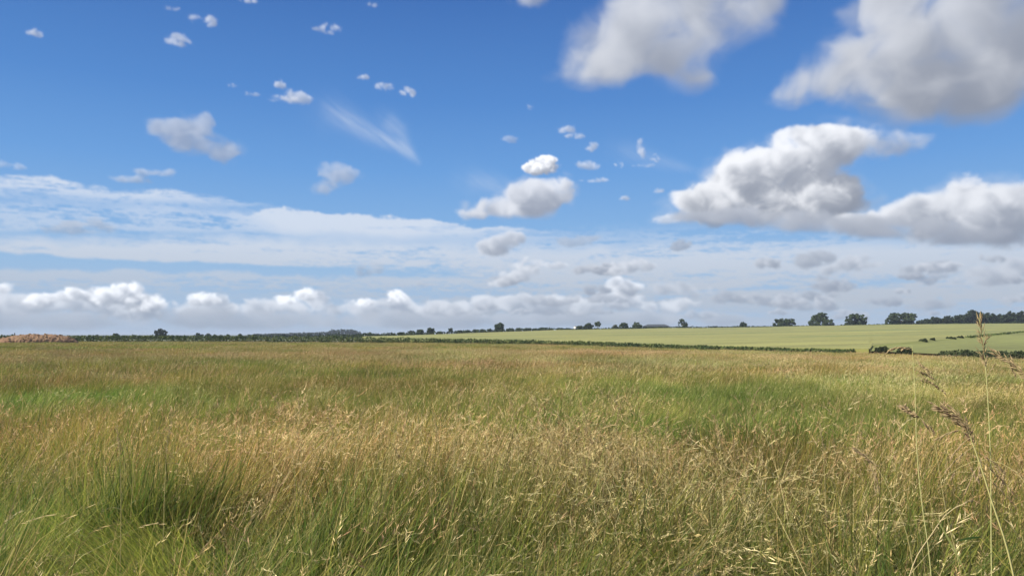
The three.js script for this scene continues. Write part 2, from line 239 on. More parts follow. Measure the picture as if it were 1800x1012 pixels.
function tag(o, label, category, group, kind) { if (label) o.userData.label = label; if (category) o.userData.category = category; if (group) o.userData.group = group; if (kind) o.userData.kind = kind; return o; }
const taken = {};
function numbered(n) { taken[n] = (taken[n] ?? -1) + 1; return taken[n] ? n + '_' + String(taken[n]).padStart(3, '0') : n; }

// polar sheet between two radii (functions of azimuth)
function sheet(azs, rows, at, color) {
  const pos = [], col = [], uv = [], idx = [], n = azs.length, m = rows.length;
  for (const az of azs) for (const t of rows) { const p = at(az, t); pos.push(p.x, p.y, p.z); uv.push(p.x, p.z); col.push(...color(p.x, p.z, az, t)); }
  for (let i = 0; i < n - 1; i++) for (let j = 0; j < m - 1; j++) { const a = i * m + j, b = a + m; idx.push(a, a + 1, b, b, a + 1, b + 1); }
  const g = new THREE.BufferGeometry(); g.setAttribute('position', new THREE.Float32BufferAttribute(pos, 3)); g.setAttribute('uv', new THREE.Float32BufferAttribute(uv, 2)); g.setAttribute('color', new THREE.Float32BufferAttribute(col, 3)); g.setIndex(idx); g.computeVertexNormals();
  return g;
}
{
  const azs = []; for (let a = -180; a <= 180.001; a += Math.abs(a) < 50 ? 0.5 : 3) azs.push(Math.min(a, 180)); if (azs[azs.length - 1] < 180) azs.push(180);
  const rows = [0]; for (let r = 0.8; r < 8000; r *= 1.06) rows.push(r);
  const g = sheet(azs, rows, (az, r) => place(az, r), (x, z) => { const n = fbm(x * 0.05, z * 0.05, 0, 4), m = fbm(x * 0.6, z * 0.6, 4, 3), r = Math.hypot(x, z), f = sstep(260, 500, r); const s = 1 + n * 0.5 + m * 0.5; return [lerp(0.075, 0.10, f) * s, lerp(0.07, 0.12, f) * s, lerp(0.034, 0.045, f) * s]; });
  const ground = new THREE.Mesh(g, M.ground); ground.name = 'ground'; tag(ground, 'rolling farmland soil under the grass', 'ground', null, 'structure'); scene.add(ground);
}
// radius where the ground at this column shows at the given photo row (crop height above it)
function radiusAt(px, py, up, r0, r1) { const az = azOf(px), el = angles(px, py)[1]; let best = r1; for (let r = r0; r < r1; r += 0.5) { const p = place(az, r, up); if (Math.atan2(p.y - EYE, r) / D2R >= el) { best = r; break; } } return best; }
const lineTop = [[1530, 612], [1580, 607.5], [1623, 603.5], [1660, 600], [1700, 596.5], [1745, 592], [1800, 586.5], [1900, 578]];
const lineR = lineTop.map(([px, py]) => { const az = azOf(px), Rh = profile(az)[0]; return [az, radiusAt(px, py, 0.3, Rh + 4, profile(az)[2] - 20)]; });
const pastureAt = (az) => az < lineR[0][0] ? profile(az)[0] + 3.5 : table(lineR, az);
{
  const azs = []; for (let a = azOf(636); a <= 52; a += 0.15) azs.push(a);
  const rows = []; for (let k = 0; k <= 220; k++) rows.push(k / 220);
  const from = (az) => az < lineR[0][0] ? profile(az)[0] + 3 : pastureAt(az) + 1.2, to = (az) => profile(az)[2] + 1;
  const color = (x, z, az, t) => { const n = fbm(x * 0.01, z * 0.035, 7, 5, 0.6), m = fbm(x * 0.06, z * 0.25, 2, 3), line = Math.pow(Math.abs(Math.sin((z * 0.98 + x * 0.12) / 24 * Math.PI + 0.5)), 24); const s = (1 + n * 0.5 + m * 0.3) * (1 - 0.28 * line); const g = sstep(0.02, -0.3, n); return [0.212 * s * (1 - 0.12 * g), 0.21 * s, 0.06 * s]; };
  const g = sheet(azs, rows, (az, t) => place(az, lerp(from(az), to(az), t), CROP + fbm(Math.sin(az) * 40, t * 90, 3, 2) * 0.12), color);
  const skirt = sheet(azs, [0, 1], (az, t) => place(az, from(az) - 0.02, t * CROP), color);
  const barley = new THREE.Mesh(mergeGeometries([g, skirt]), M.crop); barley.name = 'barley_field'; tag(barley, 'pale yellow-green barley field rising to the crest', 'field', null, 'structure'); scene.add(barley);
  const az2 = []; for (let a = lineR[0][0]; a <= 52; a += 0.25) az2.push(a);
  const past = new THREE.Mesh(sheet(az2, rows, (az, t) => place(az, lerp(profile(az)[0] + 1, pastureAt(az) + 1.5, t), lerp(0.5, 0.79, sstep(0.9, 1, t))), (x, z) => { const n = fbm(x * 0.03, z * 0.03, 17, 4), m = fbm(x * 0.5, z * 0.5, 5, 3), s = 1 + n * 0.5 + m * 0.35; return [0.165 * s, 0.178 * s, 0.044 * s]; }), M.crop);
  past.name = 'pasture'; tag(past, 'greener strip of pasture below the barley', 'field', null, 'structure'); scene.add(past);
}
stage('terrain');

// ---------------------------------------------------------------- hedges, bushes and trees
class Faces {
  constructor() { this.p = []; this.c = []; this.n = []; }
  quad(c, u, v, color) { const { p, n, c: cc } = this, N = new THREE.Vector3().crossVectors(u, v).normalize(); for (const [a, b] of [[-1, -1], [1, -1], [1, 1], [-1, -1], [1, 1], [-1, 1]]) { p.push(c.x + u.x * a + v.x * b, c.y + u.y * a + v.y * b, c.z + u.z * a + v.z * b); n.push(N.x, N.y, N.z); cc.push(...color); } }
  leaf(x, y, z, s, R, color) { const a = R() * 6.283, t = Math.acos(2 * R() - 1), b = R() * 6.283; const n = new THREE.Vector3(Math.sin(t) * Math.cos(a), Math.cos(t), Math.sin(t) * Math.sin(a)); const q = Math.abs(n.y) > 0.9 ? new THREE.Vector3(1, 0, 0) : new THREE.Vector3(0, 1, 0); const u = q.cross(n).normalize(), v = new THREE.Vector3().crossVectors(n, u); const cu = Math.cos(b), su = Math.sin(b); this.quad(new THREE.Vector3(x, y, z), u.clone().multiplyScalar(cu * s).addScaledVector(v, su * s), v.clone().multiplyScalar(cu * s * 0.7).addScaledVector(u, -su * s * 0.7), color); }
  geometry() { const g = new THREE.BufferGeometry(); g.setAttribute('position', new THREE.Float32BufferAttribute(this.p, 3)); g.setAttribute('normal', new THREE.Float32BufferAttribute(this.n, 3)); g.setAttribute('color', new THREE.Float32BufferAttribute(this.c, 3)); return g; }
}
function limb(a, b, r0, r1, sides = 5) { const d = new THREE.Vector3().subVectors(b, a), g = new THREE.CylinderGeometry(r1, r0, d.length(), sides, 1); g.translate(0, d.length() / 2, 0); g.applyQuaternion(new THREE.Quaternion().setFromUnitVectors(new THREE.Vector3(0, 1, 0), d.normalize())); g.translate(a.x, a.y, a.z); return g; }
const mixC = (a, b, t) => [lerp(a[0], b[0], t), lerp(a[1], b[1], t), lerp(a[2], b[2], t)];
// lobes: [u, v, ru, rv] with u -0.5..0.5 across the width and v 0..1 up the height
const SHAPES = {
  round: [[0, 0.55, 0.42, 0.40], [-0.22, 0.45, 0.28, 0.30], [0.24, 0.47, 0.26, 0.32], [0.02, 0.78, 0.26, 0.22], [-0.15, 0.2, 0.28, 0.22], [0.18, 0.2, 0.28, 0.22]],
  flat: [[-0.28, 0.5, 0.24, 0.42], [0.02, 0.52, 0.28, 0.42], [0.28, 0.52, 0.24, 0.44], [-0.1, 0.66, 0.24, 0.28], [-0.2, 0.2, 0.28, 0.22], [0.2, 0.2, 0.28, 0.22], [0.2, 0.7, 0.2, 0.26]],
  lobed: [[-0.2, 0.55, 0.3, 0.36], [-0.05, 0.75, 0.26, 0.24], [0.28, 0.6, 0.22, 0.26], [0.18, 0.4, 0.26, 0.28], [-0.28, 0.3, 0.22, 0.24], [-0.1, 0.18, 0.3, 0.2], [0.2, 0.16, 0.2, 0.18]],
  topped: [[-0.24, 0.32, 0.28, 0.34], [0.08, 0.36, 0.3, 0.38], [0.32, 0.28, 0.2, 0.28], [0.0, 0.6, 0.28, 0.24], [0.1, 0.82, 0.2, 0.18], [-0.12, 0.72, 0.16, 0.16]],
  open: [[-0.22, 0.62, 0.22, 0.18], [0.2, 0.6, 0.22, 0.2], [0, 0.88, 0.3, 0.12], [-0.1, 0.32, 0.3, 0.2], [0.3, 0.38, 0.2, 0.16]],
  thin: [[0, 0.8, 0.5, 0.2], [-0.15, 0.6, 0.3, 0.16], [0.2, 0.55, 0.25, 0.14]],
  spread: [[-0.3, 0.5, 0.2, 0.3], [-0.1, 0.7, 0.28, 0.28], [0.16, 0.76, 0.26, 0.22], [0.34, 0.62, 0.16, 0.26], [0.05, 0.45, 0.34, 0.26], [-0.2, 0.22, 0.26, 0.22], [0.2, 0.22, 0.24, 0.22]],
};
let treeSeed = 900;
function tree(kind, px, wPx, topY, R, shape, label, group, o = {}) {
  const rnd = rng(++treeSeed), az = azOf(px), base = place(az, R), c = Math.cos(az * D2R);
  const el = angles(px, topY)[1], top = EYE + Math.tan(el * D2R) * R, h = Math.max(1.2, top - base.y), w = wPx * R / F * c * c;
  const root = new THREE.Group(); root.name = numbered(kind); root.position.copy(base); root.rotation.y = -az * D2R;
  const dark = o.dark ?? [0.04, 0.062, 0.030], pale = o.pale ?? [0.085, 0.12, 0.045], f = new Faces(), lobes = SHAPES[shape], dens = o.dens ?? 1, ls = clamp(R * 0.0006, 0.14, 0.5) * (o.leaf ?? 1);
  for (const [u, v, ru, rv] of lobes) {
    const cx = u * w, cy = v * h, rx = ru * w, ry = rv * h, rz = Math.min(rx, w * 0.4), cz = (rnd() - 0.5) * w * 0.3;
    const clumps = Math.round(16 * dens);
    for (let k = 0; k < clumps; k++) {
      const th = rnd() * 6.283, ph = Math.acos(2 * rnd() - 1), rr = 0.55 + rnd() * 0.5, ox = cx + Math.sin(ph) * Math.cos(th) * rx * rr, oy = cy + Math.cos(ph) * ry * rr, oz = cz + Math.sin(ph) * Math.sin(th) * rz * rr;
      const cs = (0.2 + rnd() * 0.22) * Math.sqrt(rx * ry), tone = rnd(), n = Math.round(clamp(cs * cs / (ls * ls) * 5, 8, 60));
      for (let q = 0; q < n; q++) {
        const a = rnd() * 6.283, b = Math.acos(2 * rnd() - 1), d = Math.cbrt(rnd()) * cs, y = Math.max(0.05, oy + Math.cos(b) * d * 0.8);
        if (y > h * 1.03) continue;
        f.leaf(ox + Math.sin(b) * Math.cos(a) * d, y, oz + Math.sin(b) * Math.sin(a) * d, ls * (0.6 + rnd() * 0.8), rnd, mixC(dark, pale, clamp(tone * 0.7 + rnd() * 0.4)));
      }
    }
  }
  const crown = new THREE.Mesh(f.geometry(), M.leaf); crown.name = 'crown'; root.add(crown);
  const tr = Math.max(0.06, h * 0.035), mid = new THREE.Vector3((rnd() - 0.5) * 0.06 * w, h * 0.45, 0), parts = [limb(new THREE.Vector3(0, -0.2, 0), mid, tr, tr * 0.7, 7)];
  for (const [u, v, , rv] of lobes) parts.push(limb(mid.clone().multiplyScalar(0.55 + rnd() * 0.4), new THREE.Vector3(u * w * 0.9, (v + rv * 0.4) * h, 0), tr * 0.55, tr * 0.12));
  const trunk = new THREE.Mesh(mergeGeometries(parts), M.bark); trunk.name = 'trunk'; root.add(trunk);
  tag(root, label, o.category ?? (kind.includes('bush') ? 'bush' : 'tree'), group); scene.add(root); return root;
}
// a hedge is a run of leafy bushes along a line of points on the ground: [az, R, height, thickness]
function hedge(name, pts, label, o = {}) {
  const rnd = rng(++treeSeed), f = new Faces(), P = pts.map(([px, R, h, w]) => [place(azOf(px), R), h, w]), ls = o.leaf ?? 0.16, stems = [];
  const dark = o.dark ?? [0.055, 0.09, 0.03], pale = o.pale ?? [0.145, 0.175, 0.05];
  const origin = P[0][0].clone();
  for (let i = 0; i < P.length - 1; i++) {
    const [a, ha, wa] = P[i], [b, hb, wb] = P[i + 1], len = a.distanceTo(b), side = new THREE.Vector3(b.z - a.z, 0, a.x - b.x).normalize();
    const n = Math.round(len * (o.per ?? 60));
    for (let k = 0; k < n; k++) {
      const t = rnd(), s = i * 50 + t * len, hgt = lerp(ha, hb, t) * (0.88 + 0.35 * fbm(s * 0.16, i, treeSeed, 4, 0.65)), wid = lerp(wa, wb, t) * (0.85 + 0.4 * noise(s * 0.2, 9, treeSeed));
      const ang = rnd() * Math.PI, rr = Math.pow(rnd(), 0.35), off = Math.cos(ang) * wid * rr, y = (Math.sin(ang) * 0.92 + 0.08) * hgt * rr, x = lerp(a.x, b.x, t) + side.x * off, z = lerp(a.z, b.z, t) + side.z * off;
      const tone = clamp(0.45 + 0.9 * noise(s * 0.5, y * 0.8, treeSeed) + (rnd() - 0.5) * 0.5);
      f.leaf(x - origin.x, groundY(x, z) + y - origin.y, z - origin.z, ls * (0.6 + rnd() * 0.8), rnd, mixC(dark, pale, tone));
      if (k % 40 === 0) stems.push(limb(new THREE.Vector3(x - origin.x, groundY(x, z) - 0.1 - origin.y, z - origin.z), new THREE.Vector3(x - origin.x + (rnd() - 0.5) * 0.3, groundY(x, z) + hgt * 0.75 - origin.y, z - origin.z), 0.03, 0.012, 3));
    }
  }
  const root = new THREE.Group(); root.name = numbered(name); root.position.copy(origin);
  const leaves = new THREE.Mesh(f.geometry(), M.leaf); leaves.name = 'foliage'; root.add(leaves);
  const st = new THREE.Mesh(mergeGeometries(stems), M.bark); st.name = 'stems'; tag(st, null, null, null, 'stuff'); root.add(st);
  tag(root, label, 'hedge'); scene.add(root); return root;
}
const Rh = (px, d = 0) => profile(azOf(px))[0] + d, Rc = (px, d = 0) => profile(azOf(px))[2] + d;
{
  const pts = []; for (let x = -420; x <= 1500; x += 40) pts.push([x, Rh(x, 1.2), x < 560 ? 2.25 : x < 900 ? lerp(2.25, 1.5, (x - 560) / 340) : lerp(1.45, 0.75, clamp((x - 900) / 600)), 1.3]);
  hedge('field_hedge', pts, 'long rough green hedge closing off the dry meadow', { per: 70 });
  hedge('dark_hedge', [[1655, Rh(1655, 0.8), 1.0, 0.9], [1690, Rh(1690, 0.8), 1.35, 1], [1760, Rh(1760, 0.8), 1.3, 1], [1850, Rh(1850, 0.8), 1.2, 1], [1990, Rh(1990, 0.8), 1.2, 1], [2200, Rh(2200, 0.8), 1.2, 1]], 'low dark bramble hedge at the foot of the pasture', { per: 130, leaf: 0.11, dark: [0.034, 0.052, 0.024], pale: [0.085, 0.105, 0.04] });
  const top = []; for (let x = 560; x <= 2300; x += 40) top.push([x, Rc(x, 6), x < 1000 ? 2.6 : x < 1340 ? 1.9 : 1.5, 1.4]);
  hedge('crest_hedge', top, 'thin dark hedge along the top of the barley field', { per: 14, leaf: 0.4, dark: [0.03, 0.05, 0.022], pale: [0.07, 0.095, 0.035] });
  const far = []; for (let x = -420; x <= 640; x += 60) far.push([x, 560, x > 440 ? 4.0 : 2.6, 2]);
  hedge('distant_hedge', far, 'dark distant hedgerow behind the field hedge', { per: 12, leaf: 0.5, dark: [0.022, 0.04, 0.02], pale: [0.05, 0.07, 0.03] });
  const bank = []; for (const [px, py] of lineTop.slice(4)) bank.push([px, table(lineR, azOf(px)), 1.1, 0.9]);
  hedge('boundary_hedge', bank, 'thin hedge between the barley and the pasture', { per: 24, leaf: 0.25 });
  const lowBush = (px, R, w, y, label, o) => tree('bush', px, w, y, R, 'flat', label, null, { category: 'bush', ...o });
  const deep = { dark: [0.036, 0.055, 0.026], pale: [0.09, 0.11, 0.042] };
  lowBush(1550, Rh(1550, 1), 24, 611.5, 'rounded dark bramble bush beside the end of the field hedge', deep);
  lowBush(1590, Rh(1590, 1), 26, 613, 'wide dark bramble bush next to the low bramble hedge', deep);
  for (const [px, y, w] of [[1623, 600.5, 16], [1640, 599.5, 8], [1672, 596, 16], [1689, 593.5, 13]]) lowBush(px, table(lineR, azOf(px)), w, y, 'small bush on the line between barley and pasture', { ...deep, pale: [0.07, 0.09, 0.032] });
  scene.children.filter((o) => o.userData.label === 'small bush on the line between barley and pasture').forEach((o) => { o.userData.group = 'bushes between barley and pasture'; });
  // trees standing on the crest
  const T = (px, w, y, shape, label, o = {}, R = Rc(px, 12)) => tree(o.kind ?? 'hedgerow_tree', px, w, y, R, shape, label, o.group, o);
  T(1379, 38, 559.5, 'flat', 'flat-topped dark hawthorn clump alone on the crest'); T(1443, 46, 549, 'topped', 'bushy tree with a thinner wispy top on the crest', { dens: 1.3 });
  T(1507, 40, 551, 'lobed', 'dark round tree with a lower lobe to its right on the crest', { dens: 1.2 }); T(1586, 58, 550, 'spread', 'broad flat-topped tree beside the end of the dark wood', { dens: 1.4 });
  T(1307, 14, 566, 'round', 'small round bush alone on the crest hedge', { kind: 'bush' }); T(1201, 20, 561, 'open', 'tall open tree with sky showing through its crown', { dens: 0.75 });
  T(1120, 19, 566.5, 'round', 'dome-shaped tree beside the dark barn'); T(1097, 17, 567, 'round', 'smaller dome-shaped tree next to a pale bush'); T(1082, 13, 571, 'round', 'pale bush beside two dome-shaped trees', { kind: 'bush', pale: [0.12, 0.13, 0.06], dark: [0.06, 0.07, 0.035] });
  T(1051, 11, 564, 'thin', 'thin tall tree with a small tufted crown', { dens: 0.9 }); T(1034, 20, 567.5, 'round', 'rounded bushy tree next to a thin tufted tree'); T(1019, 11, 571.5, 'flat', 'low bush beside the white cottage', { kind: 'bush' });
  T(878, 18, 567, 'round', 'tall round oak rising from the crest hedgerow', { dens: 1.2 });
  T(757, 14, 575, 'lobed', 'dark dense tree in the hedgerow above the tip of the barley', { dens: 1.2 }); T(738, 12, 578, 'flat', 'low tree beside the dark dense hedgerow tree'); T(792, 9, 577, 'thin', 'thin small-crowned tree in the crest hedgerow');
  for (const [x, w, y] of [[722, 13, 581], [705, 10, 583.5], [690, 10, 586], [772, 12, 582.5], [808, 12, 580.5], [822, 12, 580], [836, 12, 579], [848, 11, 578], [860, 10, 577.5], [897, 14, 576.5], [912, 12, 575.5], [928, 12, 576], [940, 10, 577], [952, 12, 575.5], [968, 10, 577.5], [985, 14, 576.5], [998, 9, 576.5]])
    T(x, w, y, 'flat', 'low rounded bush in the crest hedgerow', { kind: 'bush', group: 'bushes in the crest hedgerow', dens: 0.8 });
  // the wood at the right
  const wood = [[1628, 30, 561], [1648, 26, 557], [1668, 24, 555.5], [1690, 30, 553.5], [1713, 36, 545.5], [1738, 30, 550], [1760, 28, 551], [1782, 30, 547.5], [1806, 34, 546], [1836, 36, 547], [1868, 36, 546], [1902, 38, 548]];
  for (const [x, w, y] of wood) T(x, w * 1.15, y, x % 4 < 2 ? 'round' : 'spread', 'dark tree of the wood on the right-hand crest', { kind: 'wood_tree', group: 'trees of the wood on the crest', dens: 1.1, dark: [0.022, 0.038, 0.02], pale: [0.048, 0.07, 0.03] }, Rc(x, 22));
  for (const [x, w, y] of wood.slice(1)) T(x - 12, w * 1.2, y + 6, 'flat', 'dark tree of the wood on the right-hand crest', { kind: 'wood_tree', group: 'trees of the wood on the crest', dens: 0.9, dark: [0.022, 0.038, 0.02], pale: [0.048, 0.07, 0.03] }, Rc(x, 34));
  // beyond the hedge at the left
  T(282, 22, 578, 'lobed', 'dark rounded tree standing over the hedge near the earth heap', { dens: 1.4, dark: [0.02, 0.034, 0.02], pale: [0.045, 0.062, 0.03] }, 560); T(202, 15, 585.5, 'round', 'low domed tree just behind the hedge', {}, 555);
  T(348, 17, 585, 'lobed', 'small dark tree with a pointed crown behind the hedge', {}, 565); T(365, 12, 586, 'round', 'small round tree next to the pointed one behind the hedge', {}, 565);
  for (const [x, w, y] of [[170, 10, 588.5], [246, 8, 589.5], [302, 8, 589], [377, 9, 588], [388, 7, 588.5], [400, 9, 587.5], [421, 9, 586.5], [437, 8, 588], [447, 12, 587], [650, 12, 584.5], [668, 14, 588]]) T(x, w, y, 'round', 'small bush tip showing over the field hedge', { kind: 'bush', group: 'bush tips over the field hedge', dens: 0.8 }, 570);
  // the plantation far away
  for (let x = 448; x <= 632; x += 7.5) { const top = x > 578 ? (x > 622 ? 582 : 578.3) : lerp(586.5, 582.5, (x - 448) / 130); T(x, 15, top + noise(x, 1, 1) * 0.8, 'flat', 'blue-green tree of the far plantation', { kind: 'plantation_tree', group: 'trees of the far plantation', dens: 0.55, dark: [0.035, 0.055, 0.035], pale: [0.06, 0.085, 0.045] }, 1450); }
}
stage('trees');
// ---------------------------------------------------------------- earth heap, barn, cottage
{
  const rnd = rng(55), az = azOf(66), R = 186, base = place(az, R), root = new THREE.Group(); root.name = 'earth_heap'; root.position.copy(base); root.rotation.y = -az * D2R;
  const wide = 7.3, deep = 4.2, top = EYE + Math.tan(angles(67, 587)[1] * D2R) * R - base.y;
  const hAt = (u, v) => { const q = Math.pow(Math.abs(u), 2.6) + Math.pow(Math.abs(v), 2.2); if (q >= 1) return -0.1; return top * Math.pow(1 - q, 0.55) * (0.93 + 0.09 * noise(u * 5, v * 2, 3)); };
  const N = 150, K = 50, pos = [], col = [], idx = [];
  for (let i = 0; i <= N; i++) for (let j = 0; j <= K; j++) {
    const u = i / N * 2 - 1, v = j / K * 2 - 1, x = u * wide, z = v * deep, lump = fbm(x * 0.9, z * 0.9, 6, 4, 0.6), h = hAt(u, v);
    pos.push(x + noise(x * 2, z * 2, 9) * 0.15, Math.max(-0.1, h + lump * 0.5 * sstep(-0.1, 0.5, h) * 0.8), z + noise(x * 2, z * 2, 19) * 0.2);
    const t = clamp(0.5 + 1.5 * fbm(x * 0.8, z * 0.8 + h, 21, 4, 0.6)), q = clamp(0.5 + 2 * noise(x * 1.7, z * 1.7, 31)); col.push(...mixC(mixC([0.145, 0.078, 0.043], [0.26, 0.165, 0.092], t), [0.25, 0.135, 0.075], q * 0.4));
  }
  for (let i = 0; i < N; i++) for (let j = 0; j < K; j++) { const a = i * (K + 1) + j, b = a + K + 1; idx.push(a, a + 1, b, b, a + 1, b + 1); }
  let g = new THREE.BufferGeometry(); g.setAttribute('position', new THREE.Float32BufferAttribute(pos, 3)); g.setAttribute('color', new THREE.Float32BufferAttribute(col, 3)); g.setIndex(idx); g.computeVertexNormals();
  const body = new THREE.Mesh(g, M.ground); body.name = 'mound'; root.add(body);
  const clods = [];
  for (let k = 0; k < 260; k++) {
    const u = rnd() * 2 - 1, v = rnd() * 2 - 1, h = hAt(u, v); if (h < 0.05) continue;
    const s = 0.07 + Math.pow(rnd(), 2) * 0.2, c = new THREE.IcosahedronGeometry(s, 0), p = c.attributes.position, cc = mixC([0.13, 0.075, 0.038], [0.36, 0.24, 0.12], rnd()), col2 = [];
    for (let q = 0; q < p.count; q++) { const n = 0.8 + 0.5 * noise(p.getX(q) * 9 + k, p.getY(q) * 9, p.getZ(q) * 9); p.setXYZ(q, p.getX(q) * n * 1.4, p.getY(q) * n * 0.8, p.getZ(q) * n); col2.push(...cc); }
    c.computeVertexNormals(); c.deleteAttribute('uv'); c.setAttribute('color', new THREE.Float32BufferAttribute(col2, 3)); c.rotateY(rnd() * 6); c.translate(u * wide, h + 0.05 + fbm(u * wide * 0.9, v * deep * 0.9, 6, 4, 0.6) * 0.5, v * deep); clods.push(c);
  }
  const cl = new THREE.Mesh(mergeGeometries(clods), M.ground); cl.name = 'clods'; tag(cl, null, null, null, 'stuff'); root.add(cl);
  const post = new THREE.Mesh(limb(new THREE.Vector3(-4.0, top * 0.6, 0), new THREE.Vector3(-4.1, top * 0.98 + 0.25, 0), 0.12, 0.1, 6), M.bark); post.name = 'stump'; root.add(post);
  tag(root, 'long lumpy heap of reddish-brown earth and dung in the meadow', 'heap'); scene.add(root);
}
{
  const az = azOf(1153), R = Rc(1153, 60), base = place(az, R), s = R / F, root = new THREE.Group(); root.name = 'barn'; root.position.copy(base); root.rotation.y = -az * D2R + 0.1;
  const y = (py) => EYE + Math.tan(angles(1153, py)[1] * D2R) * R - base.y, w = 46 * s, eave = y(573.6), ridge = y(569.8);
  const wall = new THREE.Mesh(new THREE.BoxGeometry(w * 0.9, eave + 0.5, 12), new THREE.MeshStandardMaterial({ color: new THREE.Color().setRGB(0.09, 0.10, 0.10), roughness: 0.9 })); wall.position.y = eave / 2 - 0.25; wall.name = 'wall'; root.add(wall);
  const sh = (x0, x1, top) => { const a = [[x0, eave, 6.6], [x1, eave, 6.6], [x1, eave, -6.6], [x0, eave, -6.6], [x0 + (x1 - x0) * 0.22, top, 0], [x1 - (x1 - x0) * 0.16, top, 0]], g = new THREE.BufferGeometry(); g.setAttribute('position', new THREE.Float32BufferAttribute([[0, 1, 5], [0, 5, 4], [1, 2, 5], [2, 3, 4], [2, 4, 5], [3, 0, 4], [0, 2, 1], [0, 3, 2]].flat().flatMap((k) => a[k]), 3)); g.computeVertexNormals(); return g; };
  const rm = new THREE.MeshStandardMaterial({ color: new THREE.Color().setRGB(0.055, 0.065, 0.075), roughness: 0.8, side: THREE.DoubleSide });
  const r1 = new THREE.Mesh(sh(-w / 2, w / 2, ridge), rm); r1.name = 'roof'; root.add(r1);
  for (const k of [-0.22, 0.05, 0.3]) { const d = new THREE.Mesh(new THREE.BoxGeometry(3.2, Math.max(1.5, eave * 0.7), 0.2), rm); d.position.set(k * w, Math.max(1.5, eave * 0.7) / 2, 6.08); d.name = 'door'; root.add(d); }
  tag(root, 'long low barn with dark hipped roof behind the crest hedge', 'barn'); scene.add(root);
}
{
  const az = azOf(1012), R = Rc(1012, 40), base = place(az, R), s = R / F, root = new THREE.Group(); root.name = 'cottage'; root.position.copy(base); root.rotation.y = -az * D2R + 0.5;
  const top = EYE + Math.tan(angles(1012, 572.8)[1] * D2R) * R - base.y, w = 4 * s, wh = new THREE.MeshStandardMaterial({ color: new THREE.Color().setRGB(0.75, 0.74, 0.7), roughness: 0.8 }), rf = new THREE.MeshStandardMaterial({ color: new THREE.Color().setRGB(0.2, 0.17, 0.15), roughness: 0.9 });
  const wall = new THREE.Mesh(new THREE.BoxGeometry(w, top - 0.5, w * 1.6), wh); wall.position.y = (top - 0.5) / 2; wall.name = 'wall'; root.add(wall);
  const roof = new THREE.Mesh(new THREE.CylinderGeometry(0.02, w * 0.78, 0.6, 4, 1), rf); roof.rotation.y = Math.PI / 4; roof.position.y = top - 0.2; roof.name = 'roof'; root.add(roof);
  const win = new THREE.Mesh(new THREE.BoxGeometry(0.5, 0.7, 0.1), rf); win.position.set(0, top * 0.5, w * 0.8); win.name = 'window'; root.add(win);
  tag(root, 'tiny white cottage wall showing between bushes on the crest', 'cottage'); scene.add(root);
}
stage('things');

// ---------------------------------------------------------------- meadow grass
// strip along a curve: points, half-widths, one colour
class Strips {
  constructor() { this.p = []; this.n = []; this.c = []; this.i = []; }
  strip(pts, ws, across, color) {
    const k0 = this.p.length / 3, n = pts.length, N = new THREE.Vector3(), d = new THREE.Vector3();
    for (let k = 0; k < n; k++) {
      d.subVectors(pts[Math.min(n - 1, k + 1)], pts[Math.max(0, k - 1)]); N.crossVectors(across, d).normalize();
      for (const s of [-1, 1]) { this.p.push(pts[k].x + across.x * ws[k] * s, pts[k].y + across.y * ws[k] * s, pts[k].z + across.z * ws[k] * s); this.n.push(N.x, N.y, N.z); this.c.push(...color); }
      if (k) { const a = k0 + 2 * k - 2; this.i.push(a, a + 1, a + 2, a + 1, a + 3, a + 2); }
    }
  }
  blade(x, z, az, L, w, lean, droop, color, R, seg = 3, y0 = 0) {   // returns tip and direction there
    const hx = Math.cos(az), hz = Math.sin(az), pts = [], ws = [], tw = az + Math.PI / 2 + (R() - 0.5) * 1.6, across = new THREE.Vector3(Math.cos(tw), 0, Math.sin(tw));
    let x1 = x, y = y0, z1 = z, a = lean, st = L / seg;
    for (let k = 0; k <= seg; k++) { pts.push(new THREE.Vector3(x1, y, z1)); const t = k / seg; ws.push(w * (t < 0.5 ? 1 : 1 - (t - 0.5) * 1.8)); x1 += hx * Math.sin(a) * st; z1 += hz * Math.sin(a) * st; y += Math.cos(a) * st; a += droop / seg * (0.4 + 1.2 * t); }
    this.strip(pts, ws, across, color);
    const e = pts[seg], q = pts[seg - 1]; return [e, new THREE.Vector3().subVectors(e, q).normalize()];
  }
  // seed head: slim spikelets set round the end of a stem
  head(at, dir, len, fat, n, color, R, hang = 0.25) {
    const d = dir.clone();
    for (let k = 0; k < n; k++) {
      const t = k / n, a = R() * 6.283, s = len / n * (2.2 + R()), side = new THREE.Vector3(Math.cos(a), (R() - 0.5) * 0.6 - hang, Math.sin(a)).normalize(), u = d.clone().multiplyScalar(0.85).addScaledVector(side, 0.5).normalize();
      const p = at.clone().addScaledVector(dir, len * t).addScaledVector(side, fat * (1 - 0.6 * t) * R()); p.y -= hang * len * t * t * 0.6;
      const w = fat * 0.42 * (1.1 - 0.6 * t), m = p.clone().addScaledVector(u, s * 0.45), e = p.clone().addScaledVector(u, s), ac = new THREE.Vector3().crossVectors(u, new THREE.Vector3(R() - 0.5, R() - 0.5, R() - 0.5)).normalize();
      const f = 0.8 + R() * 0.4; this.strip([p, m, e], [w * 0.3, w, w * 0.1], ac, [color[0] * f, color[1] * f, color[2] * f]);
    }
  }
  geometry() { const g = new THREE.BufferGeometry(); g.setAttribute('position', new THREE.Float32BufferAttribute(this.p, 3)); g.setAttribute('normal', new THREE.Float32BufferAttribute(this.n, 3)); g.setAttribute('color', new THREE.Float32BufferAttribute(this.c, 3)); g.setIndex(this.i); return g; }
}
